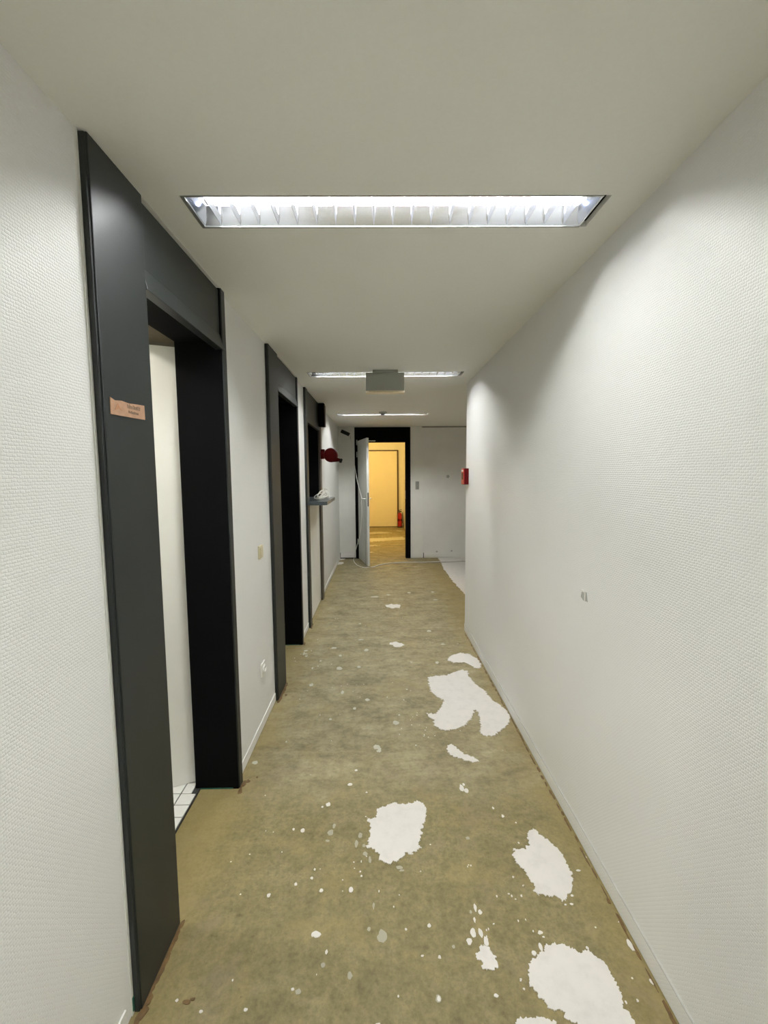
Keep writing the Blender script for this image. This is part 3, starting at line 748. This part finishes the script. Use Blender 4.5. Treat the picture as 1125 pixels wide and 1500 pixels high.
# warm lamp in the far room
fl_t = empty('pendant_lamp', (-0.45, 10.6, 2.6))
tag(fl_t, 'warm bulb under a cream shade hanging in the room beyond the doorway', 'lamp')
MB().lathe((-0.45, 10.6, 2.6), (0, 0, -1), [(0.045, 0), (0.045, 0.02), (0.012, 0.03), (0.012, 0.05)], 20).build('ceiling_rose', M['white_plastic'], fl_t, smooth=True)
MB().lathe((-0.45, 10.6, 2.55), (0, 0, -1), [(0.02, 0), (0.022, 0.03), (0.05, 0.06), (0.06, 0.09), (0.05, 0.125), (0.015, 0.145)], 20).build('bulb', M['bulb'], fl_t, smooth=True)

# ================================================================== small fittings
# blank exit sign
t = empty('exit_sign', (0.058, 3.775, H))
tag(t, 'blank grey exit sign box with cream lower strip under the ceiling', 'sign')
MB().box(-0.046, 0.166, 3.735, 3.795, 2.440, H - 0.0005).build('mounting_plate', M['sign'], t, bevel=0.002)
body = MB().box(-0.104, 0.220, 3.740, 3.795, 2.292, 2.440)
body = body.build('body', M['sign'], t, bevel=0.003)
MB().add([(-0.105, 3.722, 2.274), (0.221, 3.722, 2.274), (0.221, 3.797, 2.274), (-0.105, 3.797, 2.274), (-0.105, 3.739, 2.292), (0.221, 3.739, 2.292), (0.221, 3.797, 2.292), (-0.105, 3.797, 2.292)],
         [(0, 3, 2, 1), (4, 5, 6, 7), (0, 1, 5, 4), (1, 2, 6, 5), (2, 3, 7, 6), (3, 0, 4, 7)]).build('lower_strip', M['sign_strip'], t, bevel=0.001)
MB().box(-0.092, 0.208, 3.7385, 3.740, 2.300, 2.432).build('face_panel', M['sign'], body, bevel=0.001)
# smoke detector
t = empty('smoke_detector', (0.063, 6.26, H))
tag(t, 'round grey smoke detector on the ceiling in front of the farthest light', 'smoke detector')
MB().lathe((0.063, 6.26, H), (0, 0, -1), [(0.058, 0), (0.058, 0.012), (0.050, 0.024), (0.036, 0.026)], 28).build('base', M['sign'], t, smooth=True)
MB().lathe((0.063, 6.26, H - 0.026), (0, 0, -1), [(0.030, 0), (0.030, 0.014), (0.024, 0.018)], 24).build('sensor_head', M['black_plastic'], t, smooth=True)

# light switch on the left wall
t = empty('light_switch', (WL, 2.703, 1.118))
tag(t, 'cream rocker switch on the white wall between black surrounds', 'switch')
pt_ = MB().box(WL, WL + 0.010, 2.662, 2.744, 1.077, 1.159).build('plate', M['cream_plastic'], t, bevel=0.003)
MB().box(WL + 0.010, WL + 0.015, 2.676, 2.730, 1.091, 1.145).build('rocker', M['cream_plastic'], pt_, bevel=0.002)
# socket
t = empty('wall_socket', (WL, 2.668, 0.38))
tag(t, 'white power socket low on the wall below the cream switch', 'socket')
MB().box(WL, WL + 0.012, 2.627, 2.709, 0.338, 0.420).build('plate', M['white_plastic'], t, bevel=0.003)
rg_ = MB().lathe((WL + 0.012, 2.668, 0.379), (1, 0, 0), [(0.027, 0), (0.027, 0.010), (0.020, 0.010), (0.019, 0.002)], 24).build('socket_ring', M['white_plastic'], t, smooth=True)
for s in (-1, 1):
    MB().lathe((WL + 0.0135, 2.668 + s * 0.0095, 0.379), (1, 0, 0), [(0.0035, 0), (0.0035, 0.001)], 10).build('pin_hole', M['black_plastic'], rg_)
# switch on the end wall
t = empty('light_switch', (0.71, END, 1.37))
tag(t, 'grey double switch on the end wall beside the far doorway', 'switch')
pt_ = MB().box(0.678, 0.742, END - 0.012, END, 1.298, 1.446).build('plate', M['grey_plastic'], t, bevel=0.003)
MB().box(0.690, 0.730, END - 0.018, END - 0.012, 1.376, 1.432).build('rocker', M['grey_plastic'], pt_, bevel=0.002)
MB().box(0.690, 0.730, END - 0.018, END - 0.012, 1.312, 1.368).build('rocker', M['grey_plastic'], pt_, bevel=0.002)

# copper coloured plate with illegible print on the first panel
t = empty('door_plate', (PF, 1.295, 1.79))
tag(t, 'copper coloured name plate with two lines of faded print on black panel', 'sign')
ptop = [(1.210, 1.812), (1.232, 1.806), (1.262, 1.810), (1.300, 1.808), (1.345, 1.812), (1.383, 1.814)]
pl = MB().prism([(1.209, 1.766)] + ptop + [(1.384, 1.771)], 0.0, 0.002)
pl.v = [Vector((PF + v.z, v.x, v.y)) for v in pl.v]
pl = pl.build('plate', M['plate'], t)
ink = MB()
rnd = random.Random(3)
y = 1.290
while y < 1.357:
    w = rnd.uniform(0.0018, 0.0032); h = rnd.uniform(0.008, 0.013)
    ink.box(PF + 0.002, PF + 0.0024, y, y + w, 1.7935, 1.7935 + h)
    if rnd.random() < 0.6: ink.box(PF + 0.002, PF + 0.0024, y + w, y + w + 0.002, 1.7935 + h * rnd.choice([0, 0.4, 0.8]), 1.7935 + h * 0.15 + h * rnd.choice([0.1, 0.5, 0.85]))
    y += w + rnd.uniform(0.0018, 0.003)
y = 1.294
while y < 1.345:
    w = rnd.uniform(0.0014, 0.0024); h = rnd.uniform(0.005, 0.008)
    ink.box(PF + 0.002, PF + 0.0024, y, y + w, 1.780, 1.780 + h)
    y += w + rnd.uniform(0.001, 0.002)
ink.build('print', M['ink'], pl)
em = MB().prism([(1.228, 1.780), (1.238, 1.795), (1.244, 1.800), (1.252, 1.790), (1.262, 1.782), (1.246, 1.785)], 0.002, 0.0024)
em.v = [Vector((PF + v.z, v.x, v.y)) for v in em.v]
em.build('emblem', M['orange_ink'], pl)

# red call point at the corner of the right wall
t = empty('fire_call_point', (WR, 4.26, 1.565))
tag(t, 'red square fire alarm call point at the corner of the white wall', 'fire alarm')
MB().box(WR - 0.042, WR, 4.190, 4.310, 1.487, 1.642).build('housing', M['red_dark'], t, bevel=0.005)
cv_ = MB().box(WR - 0.050, WR - 0.042, 4.192, 4.308, 1.489, 1.640).build('cover', M['red'], t, bevel=0.003)
MB().box(WR - 0.0515, WR - 0.050, 4.218, 4.282, 1.535, 1.600).build('glass_pane', M['black_plastic'], cv_)
MB().box(WR - 0.0515, WR - 0.050, 4.205, 4.295, 1.610, 1.628).build('caption_strip', M['white_plastic'], cv_)

# black box above the hatch
t = MB().box(PF + 0.0005, -0.657, 5.375, 5.470, 2.172, 2.452).build('wall_box', M['black_matt'], None, (PF, 5.42, 2.172), bevel=0.004)
tag(t, 'tall narrow black box fixed to hatch frame under the ceiling', 'box')
MB().box(-0.657, -0.648, 5.385, 5.465, 2.172, 2.43).build('side_cover', M['dark_brown'], t, bevel=0.002)

# red round siren on the hatch post
t = empty('wall_siren', (PF, 5.50, 1.83))
tag(t, 'round dark red alarm siren with black tipped spout on the hatch post', 'siren')
MB().box(PF + 0.0005, PF + 0.045, 5.475, 5.545, 1.785, 1.872).build('bracket', M['red_dark'], t, bevel=0.006)
MB().lathe((-0.598, 5.555, 1.832), (0, -1, 0), [(0.030, 0), (0.075, 0.012), (0.0885, 0.032), (0.0885, 0.070), (0.080, 0.088), (0.045, 0.098), (0.020, 0.100)], 36).build('body', M['red_dark'], t, smooth=True)
MB().add([(-0.60, 5.47, 1.744), (-0.60, 5.54, 1.744), (-0.52, 5.54, 1.800), (-0.52, 5.47, 1.800), (-0.483, 5.48, 1.755), (-0.483, 5.53, 1.755), (-0.483, 5.53, 1.787), (-0.483, 5.48, 1.787)],
         [(0, 1, 2, 3), (4, 7, 6, 5), (0, 4, 5, 1), (1, 5, 6, 2), (2, 6, 7, 3), (3, 7, 4, 0)]).build('spout', M['red_dark'], t, bevel=0.004)
MB().lathe((-0.490, 5.505, 1.768), (0.93, 0, -0.36), [(0.020, 0), (0.028, 0.006), (0.028, 0.026), (0.022, 0.032)], 20).build('tip', M['black_plastic'], t, smooth=True)
MB().box(PF + 0.0005, PF + 0.05, 5.49, 5.53, 1.868, 1.905).build('top_clip', M['red_dark'], t, bevel=0.003)

# coiled cable on the hatch shelf
rnd = random.Random(5)
pts = []
for k in range(44):
    a = 2 * math.pi * k / 8.0
    turn = k / 44.0
    rx = 0.058 + 0.022 * math.sin(turn * 13); ry = 0.21 + 0.08 * math.cos(turn * 17)
    lift = 0.5 + 0.5 * math.sin(a + 4.4 * turn)
    pts.append((-0.648 + rx * math.cos(a + 2.2 * turn), 4.93 + ry * math.sin(a + 2.2 * turn), 1.3200 + (0.03 + 0.075 * abs(math.sin(turn * 6.0))) * lift + rnd.uniform(0, 0.004)))
cc = MB().tube(pts, 0.004, 6, 5).build('cable_coil', M['cable'], None, (-0.655, 4.93, 1.3155), smooth=True)
tag(cc, 'loosely coiled white cable lying on the hatch shelf', 'cable')
MB().lathe((-0.60, 5.20, 1.3152), (0, 0, 1), [(0.016, 0), (0.016, 0.03), (0.011, 0.04), (0.011, 0.055)], 16).build('plug', M['white_plastic'], cc, smooth=True)

# black adapter hung beside the far doorway and its cables
t = MB().obox((-0.700, END - 0.07, 2.352), (0.150, 0.0, -0.068), (0, 0.0695, 0), (0.028, 0, 0.055)).build('power_adapter', M['black_plastic'], None, (-0.62, END, 2.33), bevel=0.006)
tag(t, 'tilted black power adapter high on the wall beside the far doorway', 'adapter')
MB().tube([(-0.545, END - 0.035, 2.312), (-0.525, END - 0.03, 2.29), (-0.516, END - 0.025, 2.22), (-0.505, END - 0.018, 2.13)], 0.004, 6).build('lead', M['cable_grey'], t, smooth=True)

# white cable: from the adapter over the door handle to the floor and away along it
leafp = lambda s, z, off: Vector((-0.392, END - 0.016, 0)) + dv * s - nv * off + Vector((0, 0, z))
hs = Lw - 0.075
pw = [(-0.535, END - 0.10, 2.300), (-0.500, END - 0.09, 2.12), (-0.452, END - 0.12, 1.80), (-0.385, 7.82, 1.45)]
pw += [tuple(leafp(hs - 0.05, 1.185, 0.064)), tuple(leafp(hs - 0.055, 1.150, 0.072)), tuple(leafp(hs - 0.07, 0.98, 0.062)), tuple(leafp(hs - 0.10, 0.80, 0.06)),
       (-0.345, 7.62, 0.52), (-0.425, 7.80, 0.25), (-0.455, 7.92, 0.10), (-0.485, 8.02, 0.012), (-0.470, 7.86, 0.0055), (-0.420, 7.62, 0.0055), (-0.359, 7.45, 0.0055), (-0.265, 7.325, 0.0055),
       (-0.175, 7.335, 0.0055), (-0.095, 7.40, 0.0055), (0.0, 7.55, 0.0055), (0.17, 7.665, 0.0055), (0.414, 7.74, 0.0055), (0.78, 7.735, 0.0055), (1.15, 7.78, 0.0085), (1.68, 7.90, 0.0085), (2.3, 7.95, 0.0085)]
wc = MB().tube(pw, 0.0055, 8, 6).build('extension_cable', M['cable'], None, (-0.30, 7.45, 0), smooth=True)
tag(wc, 'white cable hanging from adapter over the door handle and along the floor', 'cable')
pg = [tuple(leafp(hs - 0.01, 1.150, 0.017)), tuple(leafp(hs - 0.02, 1.00, 0.014)), tuple(leafp(hs - 0.03, 0.60, 0.012)), tuple(leafp(hs - 0.03, 0.25, 0.012)), tuple(leafp(hs - 0.005, 0.05, 0.018)), tuple(leafp(hs + 0.05, 0.006, 0.018)),
      (-0.185, 7.300, 0.0175), (-0.110, 7.33, 0.0045), (-0.03, 7.47, 0.0045), (0.12, 7.62, 0.0045), (0.40, 7.70, 0.0045), (0.9, 7.70, 0.0045), (1.05, 7.70, 0.0045), (1.2, 7.71, 0.0075), (2.0, 7.80, 0.0075)]
gc = MB().tube(pg, 0.0045, 8, 6).build('extension_cable', M['cable_grey'], None, (-0.2, 7.45, 0), smooth=True)
tag(gc, 'grey cable running down the open white leaf onto the floor', 'cable')


# fire extinguisher in the far room
t = empty('fire_extinguisher', (0.605, 12.85, 0))
tag(t, 'red fire extinguisher standing on the floor of the yellow lit room', 'extinguisher')
MB().lathe((0.605, 12.85, 0.0), (0, 0, 1), [(0.070, 0), (0.074, 0.012), (0.072, 0.03), (0.066, 0.034)], 24).build('foot_ring', M['rubber'], t, smooth=True)
cy_ = MB().lathe((0.605, 12.85, 0.03), (0, 0, 1), [(0.060, 0), (0.066, 0.01), (0.066, 0.33), (0.060, 0.365), (0.040, 0.395), (0.018, 0.405), (0.018, 0.425)], 28).build('cylinder', M['red'], t, smooth=True)
vv_ = MB().lathe((0.605, 12.85, 0.45), (0, 0, 1), [(0.020, 0), (0.024, 0.008), (0.024, 0.035), (0.015, 0.045)], 18).build('valve', M['dark_steel'], t, smooth=True)
MB().obox((0.555, 12.838, 0.495), (0.11, 0, 0.035), (0, 0.024, 0), (-0.004, 0, 0.012)).build('lever', M['black_plastic'], vv_, bevel=0.002)
MB().obox((0.585, 12.838, 0.478), (0.09, 0, 0.005), (0, 0.024, 0), (0, 0, 0.010)).build('carry_handle', M['black_plastic'], vv_, bevel=0.002)
MB().tube([(0.625, 12.845, 0.47), (0.668, 12.83, 0.45), (0.684, 12.815, 0.36), (0.682, 12.81, 0.22), (0.674, 12.81, 0.12)], 0.009, 8).build('hose', M['rubber'], t, smooth=True)
MB().lathe((0.605, 12.85, 0.19), (0, 0, 1), [(0.0668, 0), (0.0668, 0.07)], 28).build('label_band', M['red_dark'], cy_, smooth=True)
